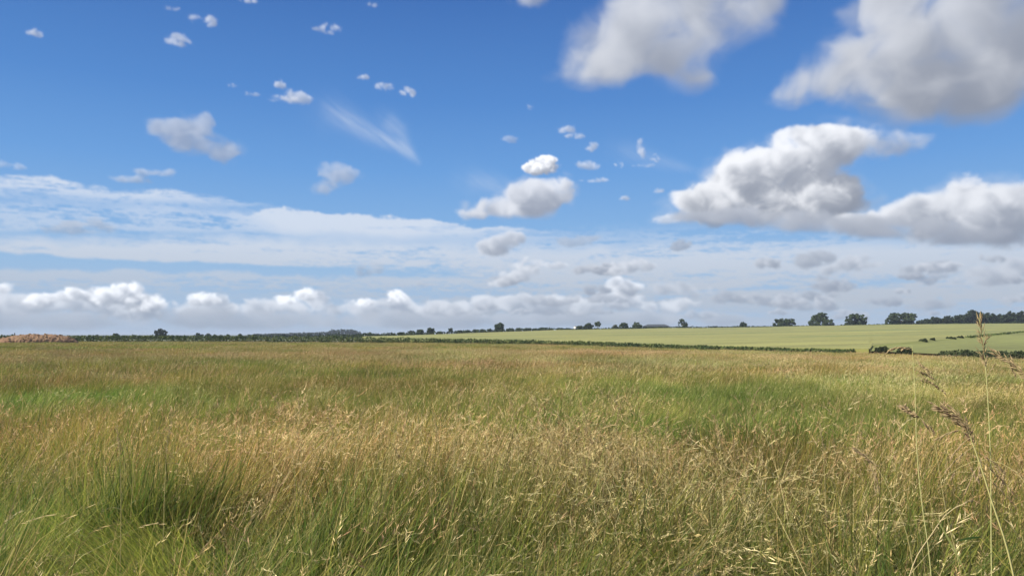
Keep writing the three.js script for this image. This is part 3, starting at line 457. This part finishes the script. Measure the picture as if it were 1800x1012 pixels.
const C = { green: [0.150, 0.205, 0.044], deep: [0.075, 0.125, 0.032], lime: [0.31, 0.305, 0.07], olive: [0.235, 0.21, 0.075], tan: [0.53, 0.40, 0.19], straw: [0.62, 0.50, 0.27], pink: [0.44, 0.275, 0.15], brown: [0.26, 0.17, 0.085] };
const pick = (R, list) => { let s = 0; for (const [, w] of list) s += w; let q = R() * s; for (const [c, w] of list) { q -= w; if (q <= 0) return c; } return list[0][0]; };
const jit = (R, c, k = 0.25) => { const f = 1 + (R() - 0.5) * 2 * k; return [c[0] * f * (1 + (R() - 0.5) * 0.15), c[1] * f, c[2] * f * (1 + (R() - 0.5) * 0.2)]; };
// kind: leaf (green blades), seed (stems with heads), droop (bent dry stems), fine (thin lime blades)
function tuft(kind, lod, seed) {
  const R = rng(seed), S = new Strips(), wide = [1, 1.45, 2.8, 7][lod], spread = [0.17, 0.3, 0.9, 1.8][lod], mult = [2.3, 2.8, 5, 6][lod], seg = lod < 1 ? 4 : lod < 2 ? 3 : 2, tall = [1, 0.92, 0.78, 0.7][lod];
  const spot = () => { const a = R() * 6.283, r = Math.sqrt(R()) * spread; return [Math.cos(a) * r, Math.sin(a) * r]; };
  if (kind === 'leaf') for (let k = 0; k < 26 * mult; k++) { const [x, z] = spot(); S.blade(x, z, R() * 6.283, (0.15 + R() * 0.28) * tall, 0.0024 * wide * (0.7 + R() * 0.7), R() * 0.6, 0.2 + R() * 1.9, jit(R, pick(R, [[C.green, 5], [C.deep, 1.6], [C.lime, 3], [C.olive, 1]])), R, seg); }
  if (kind === 'fine') for (let k = 0; k < 38 * mult; k++) { const [x, z] = spot(); S.blade(x, z, R() * 6.283, (0.2 + R() * 0.34) * tall, 0.0014 * wide * (0.7 + R() * 0.6), R() * 0.5, 0.2 + R() * 1.8, jit(R, pick(R, [[C.lime, 4], [C.green, 3], [C.olive, 2], [C.tan, 1.5]])), R, seg); }
  if (kind === 'seed' || kind === 'droop') {
    const dr = kind === 'droop';
    for (let k = 0; k < (dr ? 5 : 5) * mult; k++) {
      const [x, z] = spot(), L = (0.28 + R() * 0.36) * tall, c = jit(R, pick(R, dr ? [[C.straw, 3], [C.tan, 3], [C.lime, 1]] : [[C.tan, 3], [C.straw, 1], [C.olive, 2], [C.lime, 2]]), 0.2), az = R() * 6.283;
      const [e, d] = S.blade(x, z, az, L, 0.0010 * wide, R() * (dr ? 0.6 : 0.4), dr ? 0.8 + R() * 1.6 : R() * 1.3, c, R, seg);
      const hc = jit(R, pick(R, dr ? [[C.straw, 3], [C.tan, 2]] : [[C.tan, 3], [C.pink, 3], [C.straw, 3]]), 0.18);
      S.head(e, d, (dr ? 0.08 : 0.05) + R() * 0.08, (0.0028 + R() * 0.0022) * [0.72, 1.15, 1.9, 3.6][lod], lod < 1 ? 15 : lod < 2 ? 7 : 3, hc, R, dr ? 0.7 : 0.2);
    }
    for (let k = 0; k < 13 * mult; k++) { const [x, z] = spot(); S.blade(x, z, R() * 6.283, (0.15 + R() * 0.33) * tall, 0.0016 * wide, R() * 0.5, 0.3 + R() * 1.6, jit(R, pick(R, [[C.tan, 3], [C.brown, 0.7], [C.olive, 3], [C.lime, 2.5], [C.green, 2.5]])), R, seg); }
  }
  return S.geometry();
}
// patches of the meadow where the photograph shows them: [px, py, rx, ry, dry, pink, lush, height]
const patches = [
  [900, 614, 1400, 16, 0.55, 0.1, -0.3, 0], [200, 648, 280, 12, 0.35, 1.0, -0.5, 0], [100, 672, 220, 11, -0.35, 0, 0.8, 0], [600, 640, 300, 8, -0.25, 0.1, 0.25, 0], [390, 706, 150, 16, 0.15, 1.0, -0.3, -0.25], [640, 692, 200, 12, 0.1, 0.5, -0.1, 0],
  [1330, 722, 420, 24, -0.6, -0.2, 0.9, 0], [1000, 715, 160, 12, -0.4, 0, 0.45, 0], [1700, 655, 260, 22, 0.3, 0.45, -0.3, 0], [1250, 690, 500, 12, 0.15, 0.2, -0.1, 0], [880, 785, 420, 60, 0.62, -0.1, -0.35, 0.2], [280, 745, 220, 18, -0.3, 0, 0.6, 0],
  [230, 800, 300, 32, 0.2, 0.5, -0.2, 0], [200, 900, 330, 70, -0.4, 0.1, 0.6, -0.1], [620, 960, 300, 50, -0.1, 0, 0.35, 0], [1180, 860, 260, 90, 0.2, 0, -0.1, 0.15], [1450, 800, 260, 40, -0.1, 0.1, 0.2, 0], [1720, 960, 90, 45, -0.3, 0, 0.2, -0.75], [1600, 830, 160, 40, 0.1, 0.1, 0.1, 0.1], [430, 830, 160, 40, 0.25, 0.2, -0.1, 0.1],
].map(([px, py, rx, ry, ...v]) => { const r = (y) => (EYE - 0.5) / Math.tan(Math.max(0.0035, -angles(px, y)[1] * D2R)), a = angles(px, py)[0]; return { a, w: Math.abs(angles(px + rx, py)[0] - a), r: Math.log(r(py)), s: Math.max(0.08, Math.abs(Math.log(r(py - ry)) - Math.log(r(py + ry))) / 2), v }; });
function cover(x, z) {
  const az = Math.atan2(x, -z) / D2R, rr = Math.hypot(x, z), lr = Math.log(rr), big = fbm(x * 0.06, z * 0.06, 31, 4, 0.55), mid = fbm(x * 0.35, z * 0.35, 41, 3, 0.6), fine = fbm(x * 1.4, z * 1.4, 51, 3);
  let dry = 0.19 + big * 0.7 + mid * 0.9 + fine * 0.5 + 0.12 * sstep(2.5, 4.5, lr), pink = 0.2 + 0.8 * fbm(x * 0.08, z * 0.12, 61, 3) + 0.5 * mid, lush = 0.15 - big * 0.6 - fine * 0.3, hgt = 0.95 + 0.6 * mid + 1.0 * fbm(x * 0.9, z * 0.9, 71, 2) + 0.3 * fine;
  for (const p of patches) { const da = (az - p.a) / p.w, d = (lr - p.r) / p.s, q = da * da + d * d; if (q < 4) { const k = Math.exp(-q * 1.2); dry += p.v[0] * k; pink += p.v[1] * k; lush += p.v[2] * k; hgt += p.v[3] * k; } }
  return [clamp(dry, 0.04, 0.97), clamp(pink), clamp(lush), clamp(hgt, 0.2, 1.28)];
}
{
  const rings = [[2.3, 8.5, 38], [8.5, 26, 12], [26, 85, 1.8], [85, 262, 0.36]], WEDGE = 44;
  const kinds = ['leaf', 'fine', 'seed', 'droop'], sets = [];
  const m = new THREE.Matrix4();
  rings.forEach(([r0, r1, dens], lod) => {
    const R = rng(7000 + lod), area = WEDGE * D2R * (r1 * r1 - r0 * r0), n = Math.round(area * dens), bins = kinds.map(() => Array.from({ length: lod < 2 ? 4 : 3 }, () => []));
    for (let k = 0; k < n; k++) {
      const az = (R() * 2 - 1) * WEDGE, r = Math.sqrt(lerp(r0 * r0, r1 * r1, R())), x = r * Math.sin(az * D2R), z = -r * Math.cos(az * D2R);
      if (r > profile(az)[0] - 0.4) { R(); continue; }
      const [dry, pink, lush, h] = cover(x, z), u = R(), kind = r < 6 && Math.hypot(az + 27, (r - 4.7) * 6) < 7 ? (R(), R(), 1) : u < dry ? (R() < (lod < 1 ? 0.45 : 0.62) ? 2 : 3) : (R() < lerp(0.5, 0.75, lush) ? 0 : 1), vs = bins[kind], b = vs[Math.floor(R() * vs.length)];
      const hs = h * (kind > 1 ? 0.7 + R() * 0.5 : 0.8 + R() * 0.55) * (kind < 2 ? 1.08 : 0.98), f = (0.8 + R() * 0.4) * (1 + 0.45 * fbm(x * 0.11, z * 0.11, 101, 3)) * (kind > 1 && lod < 2 ? 1.12 : 1), hue = clamp(0.5 + 1.8 * fbm(x * 0.07, z * 0.09, 111, 3));
      const clump = r < 6 && Math.hypot(az + 27, (r - 4.7) * 6) < 7;
      let t = kind > 1 ? mixC([1.0, 1.0, 1.0], [0.86, 0.70, 0.76], pink * 0.8) : mixC(mixC([1, 1, 1], [1.25, 0.98, 0.95], dry), [0.95, 1.18, 1.0], lush);
      if (kind > 1 && lod > 1) t = mixC(t, [0.84, 0.84, 0.84], 0.75);
      if (kind > 1 && lush > 0.3) t = mixC(t, [0.7, 0.85, 0.6], (lush - 0.3) * 0.9);
      const lodge = sstep(-0.02, 0.4, fbm(x * 0.45, z * 0.45, 81, 3)), amount = (0.1 + 0.5 * R() + 1.15 * lodge * R()) * [1, 0.95, 0.8, 0.8][lod] + [0, 0.05, 0.12, 0.15][lod], dir = 0.4 + [4.5, 3, 2, 2][lod] * noise(x * 0.25, z * 0.25, 91) + (R() - 0.5) * 2.2;
      const size = lerp(1.5, 0.95, sstep(4, 16, r)), wd = (0.85 + R() * 0.3) * size, yaw = R() * 6.283;
      let lx = Math.cos(dir) * amount, lz = Math.sin(dir) * amount, up = hs * size / Math.sqrt(1 + amount * amount * 0.8);
      if (clump) { lx = -0.9 - R() * 0.7; lz = (R() - 0.5) * 0.5; up = size * 0.75; t = [1.15, 1.25, 0.85]; }
      m.set(Math.cos(yaw) * wd, lx * up, Math.sin(yaw) * wd, x, 0, up, 0, groundY(x, z) - 0.01, -Math.sin(yaw) * wd, lz * up, Math.cos(yaw) * wd, z, 0, 0, 0, 1);
      const hu = mixC([1.14, 0.96, 0.95], [0.86, 1.02, 0.85], hue); b.push([m.toArray(), [t[0] * f * hu[0], t[1] * f * hu[1], t[2] * f * hu[2]]]);
    }
    bins.forEach((vs, kind) => vs.forEach((list, w) => {
      if (!list.length) return;
      const mesh = new THREE.InstancedMesh(tuft(kinds[kind], lod, 300 + lod * 40 + kind * 7 + w), kind < 2 ? M.blade : M.straw, list.length);
      list.forEach(([mt, c], k) => { mesh.instanceMatrix.array.set(mt, k * 16); mesh.setColorAt(k, new THREE.Color().setRGB(...c)); });
      const where = ['in the front of the meadow', 'in the middle of the meadow', 'further out in the meadow', 'far out towards the hedge'][lod], what = ['broad green grass blades', 'fine yellow-green grass', 'upright dry seeding grass', 'bent straw-coloured grass'][kind];
      mesh.name = numbered(['green_grass', 'fine_grass', 'seeding_grass', 'dry_grass'][kind]); tag(mesh, what + ' ' + where, 'grass', 'meadow grass', 'stuff'); scene.add(mesh); sets.push(list.length);
    }));
  });
  console.log('grass tufts', sets.reduce((a, b) => a + b, 0));
}
stage('grass');
// ---------------------------------------------------------------- tall single grasses in front
const stemMat = new THREE.MeshPhysicalMaterial({ vertexColors: true, roughness: 0.6, specularIntensity: 0.4, side: THREE.DoubleSide }); stemMat.name = 'grass stems';
const headMat = leafMat('seed heads', 1, 0.2);
const paint = (g, c) => { const n = g.attributes.position.count, a = new Float32Array(n * 3); for (let k = 0; k < n; k++) a.set(c, k * 3); g.setAttribute('color', new THREE.BufferAttribute(a, 3)); g.deleteAttribute('uv'); return g; };
const worldAt = (px, py, r) => { const [x, y, z] = look(px, py), h = Math.hypot(x, z); return new THREE.Vector3(x / h * r, EYE + y / h * r, z / h * r); };
function spikelet(at, dir, len, rad, color, R) { const g = new THREE.ConeGeometry(rad, len * 0.65, 4, 1, true), h = new THREE.ConeGeometry(rad, len * 0.35, 4, 1, true); h.rotateX(Math.PI); g.translate(0, len * 0.675, 0); h.translate(0, len * 0.175, 0); const q = new THREE.Quaternion().setFromUnitVectors(new THREE.Vector3(0, 1, 0), dir); for (const k of [g, h]) { k.rotateY(R() * 3); k.applyQuaternion(q); k.translate(at.x, at.y, at.z); } return [g, h].map((k) => paint(k.toNonIndexed(), color)); }
// pts: photo pixels from tip to foot at r metres; head: list of branches [t along the stem from the tip, dx, dy (pixels), spikelets]
function tallStem(name, label, r, pts, o = {}) {
  const R = rng(++treeSeed), P = pts.map(([x, y, d]) => worldAt(x, y, r + (d ?? 0))), foot = P[P.length - 1], before = P[P.length - 2], down = new THREE.Vector3().subVectors(foot, before).normalize();
  const lean = Math.min(0.35, foot.y * 0.3), gx = foot.x + down.x * lean, gz = foot.z + down.z * lean, gy = groundY(gx, gz);
  if (foot.y > gy + 0.05) P.push(new THREE.Vector3(lerp(foot.x, gx, 0.6), lerp(foot.y, gy, 0.5), lerp(foot.z, gz, 0.6)), new THREE.Vector3(gx, gy - 0.02, gz));
  const base = P[P.length - 1].clone(); base.y += 0.02; const root = new THREE.Group(); root.name = numbered(name); root.position.copy(base);
  const L = P.map((p) => p.clone().sub(base)), curve = new THREE.CatmullRomCurve3(L, false, 'centripetal'), rad = o.rad ?? 0.0013;
  const tube = new THREE.TubeGeometry(curve, 60, rad, 5, false), pos = tube.attributes.position;
  for (let k = 0; k <= 60; k++) { const c = curve.getPointAt(k / 60), f = lerp(0.35, 1.25, Math.pow(k / 60, 0.6)); for (let q = 0; q < 6; q++) { const i = k * 6 + q; pos.setXYZ(i, c.x + (pos.getX(i) - c.x) * f, c.y + (pos.getY(i) - c.y) * f, c.z + (pos.getZ(i) - c.z) * f); } }
  const stem = new THREE.Mesh(paint(tube, o.stem ?? [0.42, 0.36, 0.15]), stemMat); stem.name = 'stem'; root.add(stem);
  const total = curve.getLength(), geos = [], hc = o.head ?? [0.45, 0.34, 0.18], dk = o.dark ?? [0.2, 0.13, 0.08];
  const along = (t) => curve.getPointAt(clamp(t)), px = r / F;
  for (const [t0, t1, n, fat, hang] of o.spike ?? []) for (let k = 0; k < n; k++) { const t = lerp(t0, t1, k / n), a = along(t), b = along(Math.max(0, t - 0.01)), d = b.sub(a).normalize(); if (d.lengthSq() < 0.5) d.set(0, 1, 0); const side = new THREE.Vector3(R() - 0.5, R() - 0.5 - hang, R() - 0.5).normalize(), dir = d.clone().multiplyScalar(1).addScaledVector(side, 0.55).normalize(); geos.push(...spikelet(a.addScaledVector(side, fat * R()), dir, 0.008 + R() * 0.007, (0.0011 + R() * 0.0008) * (o.fat ?? 1), mixC(hc, dk, R() < (o.dim ?? 0.25) ? R() : 0.15 * R()), R)); }
  for (const [t, dx, dy, n] of o.branches ?? []) {
    const a = along(t), e = a.clone().add(new THREE.Vector3(dx * px, -dy * px, (R() - 0.5) * 0.03)), m = a.clone().lerp(e, 0.5); m.y += Math.abs(dx) * px * 0.18;
    const c = new THREE.QuadraticBezierCurve3(a, m, e), tw = paint(new THREE.TubeGeometry(c, 6, 0.0004, 3, false), hc).toNonIndexed(); geos.push(tw);
    for (let k = 0; k < n; k++) { const u = 0.25 + 0.75 * k / n, p = c.getPoint(u), d = c.getTangent(u).normalize(), dir = d.addScaledVector(new THREE.Vector3(R() - 0.5, -0.2 - R() * 0.5, R() - 0.5), 0.7).normalize(); geos.push(...spikelet(p, dir, 0.008 + R() * 0.006, 0.0013 * (o.fat ?? 1), mixC(hc, dk, R() < (o.dim ?? 0.25) ? R() : 0.1), R)); }
  }
  if (geos.length) { for (const g of geos) { if (g.index) throw new Error('indexed'); } const h = new THREE.Mesh(mergeGeometries(geos), headMat); h.name = 'seed_head'; tag(h, null, null, null, 'stuff'); root.add(h); }
  for (const [x0, y0, x1, y1, w, c] of o.leaves ?? []) { const S = new Strips(), a = worldAt(x0, y0, r).sub(base), b = worldAt(x1, y1, r).sub(base), m = a.clone().lerp(b, 0.5); m.y += a.distanceTo(b) * 0.08; const q = new THREE.QuadraticBezierCurve3(a, m, b), pt = q.getPoints(8); S.strip(pt, pt.map((_, k) => w * Math.sin(Math.PI * (0.12 + 0.85 * k / 8))), new THREE.Vector3(0.1, 0.7, 0.7).normalize(), c); const g = S.geometry(), lf = new THREE.Mesh(g, M.blade); lf.name = 'leaf_blade'; root.add(lf); }
  tag(root, label, 'grass stem', o.group); scene.add(root); return root;
}
tallStem('cocksfoot_stem', 'thick pale stem bowed under a heavy brown tufted seed head', 1.3, [[1650, 715], [1672, 724], [1694, 741], [1714, 788], [1743, 877], [1780, 1000]], { rad: 0.002, stem: [0.46, 0.42, 0.17], fat: 0.65, dim: 0.6, spike: [[0.000, 0.030, 130, 0.007, 0.2], [0.030, 0.047, 50, 0.004, 0.2]], branches: [[0.033, -44, 16, 9], [0.041, -36, 30, 8], [0.050, -48, 38, 8], [0.055, 40, 30, 8], [0.063, 55, 50, 9], [0.066, -30, 42, 6], [0.077, 46, 48, 7]], leaves: [[1725, 944, 1678, 952, 0.004, [0.12, 0.2, 0.05]], [1700, 1010, 1640, 900, 0.002, [0.3, 0.32, 0.1]]] });
tallStem('oat_grass_stem', 'tall straight stem with a narrow pale spike rising above the skyline', 1.32, [[1722, 558], [1726, 585], [1730, 612], [1735, 666], [1742, 800], [1744, 1010]], { rad: 0.0011, fat: 0.5, spike: [[0.000, 0.028, 40, 0.003, 0], [0.028, 0.047, 14, 0.004, 0.1]], branches: [[0.028, 9, -18, 4], [0.039, -8, -16, 3], [0.047, 12, -20, 4], [0.055, 7, -22, 3]], stem: [0.5, 0.48, 0.2] });
tallStem('oat_grass_stem', 'thin straight stem whose open drooping panicle overlaps the pasture', 1.6, [[1604, 608], [1605, 622], [1609, 680], [1613, 800], [1622, 890], [1634, 975]], { rad: 0.0012, fat: 1.25, branches: [[0.003, -36, 2, 9], [0.006, -20, -4, 5], [0.011, 24, 36, 9], [0.019, 24, 16, 6], [0.028, 32, 14, 8], [0.033, 44, 30, 8], [0.039, 40, 12, 5]], stem: [0.5, 0.48, 0.2] });
tallStem('oat_grass_stem', 'stem with a short dark drooping head beside the heavy brown one', 1.55, [[1588, 715], [1608, 727], [1628, 741], [1640, 762], [1652, 830], [1668, 920], [1690, 1010]], { rad: 0.0009, fat: 1.3, dim: 0.6, spike: [[0.000, 0.022, 40, 0.003, 0.1]], branches: [[0.022, 8, 14, 5], [0.028, 12, 18, 4]] });
tallStem('oat_grass_stem', 'drooping pale head leaning in past the edge of the dark hedge', 1.25, [[1749, 619], [1775, 634], [1800, 655], [1830, 700], [1860, 800], [1880, 1000]], { rad: 0.001, fat: 0.7, spike: [[0.000, 0.039, 46, 0.003, 0.2]], branches: [[0.011, 10, 22, 5], [0.028, 12, 24, 5], [0.039, 6, 26, 4]] });
tallStem('bent_straw', 'bleached straw stem arching over the dark gap in the grass', 1.6, [[1700, 883], [1669, 899], [1637, 941], [1604, 998]], { rad: 0.0016, stem: [0.55, 0.44, 0.24], branches: [[0.006, 26, -4, 3]] });
tallStem('oat_grass_stem', 'brown drooping head bent down to the left over green blades', 1.9, [[1490, 777], [1512, 792], [1540, 818], [1568, 870], [1592, 930], [1606, 1000]], { rad: 0.0011, dim: 0.5, spike: [[0.017, 0.061, 50, 0.004, 0.4]], branches: [[0.033, 14, 40, 9], [0.050, 10, 44, 9], [0.055, -8, 36, 7]] });
tallStem('oat_grass_stem', 'arching panicle of hanging tan and purple spikelets', 1.7, [[1668, 834], [1700, 815], [1740, 808], [1785, 828], [1815, 870], [1840, 1000]], { rad: 0.0012, fat: 1.5, dim: 0.5, branches: [[0.011, -4, 14, 5], [0.028, 10, 26, 6], [0.044, -12, 24, 6], [0.055, 14, 30, 7], [0.072, -8, 32, 7], [0.088, 18, 34, 8], [0.105, 8, 36, 8], [0.121, 20, 36, 7], [0.138, 24, 30, 6]] });
for (const [x, y, r, dx] of [[1338, 676, 5.2, -24], [812, 684, 5.6, -12], [884, 672, 5.4, 22], [968, 692, 5.8, 4], [520, 682, 5.6, 8], [470, 686, 5.8, 40], [940, 700, 5.2, 10], [700, 708, 5.4, -8], [1175, 722, 5.0, -4], [1020, 708, 5.6, 18], [640, 716, 4.8, -14], [205, 752, 4.6, 6], [300, 742, 5, -10], [1255, 730, 4.8, 14], [1440, 742, 4.2, 10], [1520, 730, 4.6, -16], [860, 700, 5.4, -4], [760, 722, 5, 12], [575, 730, 5.2, 18], [1090, 716, 5.6, -10]])
  tallStem('oat_grass_stem', 'tall dry oat-grass stem standing above the meadow', r, [[x, y], [x + dx * 0.35, y + 16], [x + dx * 0.7, y + 40], [x + dx, y + 90], [x + dx * 1.15, y + 130]], { rad: 0.0019, group: 'tall dry stems above the meadow', fat: 1.6, spike: [[0, 0.13, 34, 0.009, 0.2]], branches: [[0.08, 5, 12, 4], [0.12, -4, 14, 4], [0.15, 6, 14, 3]], stem: [0.42, 0.35, 0.15] });
stage('stems');
scene.traverse((o) => { if (o.isMesh) { o.castShadow = true; o.receiveShadow = true; } });
// thin summer haze
scene.fog = new THREE.FogExp2(new THREE.Color().setRGB(0.60, 0.70, 0.86), 0.00015);
renderer.render(scene, camera);
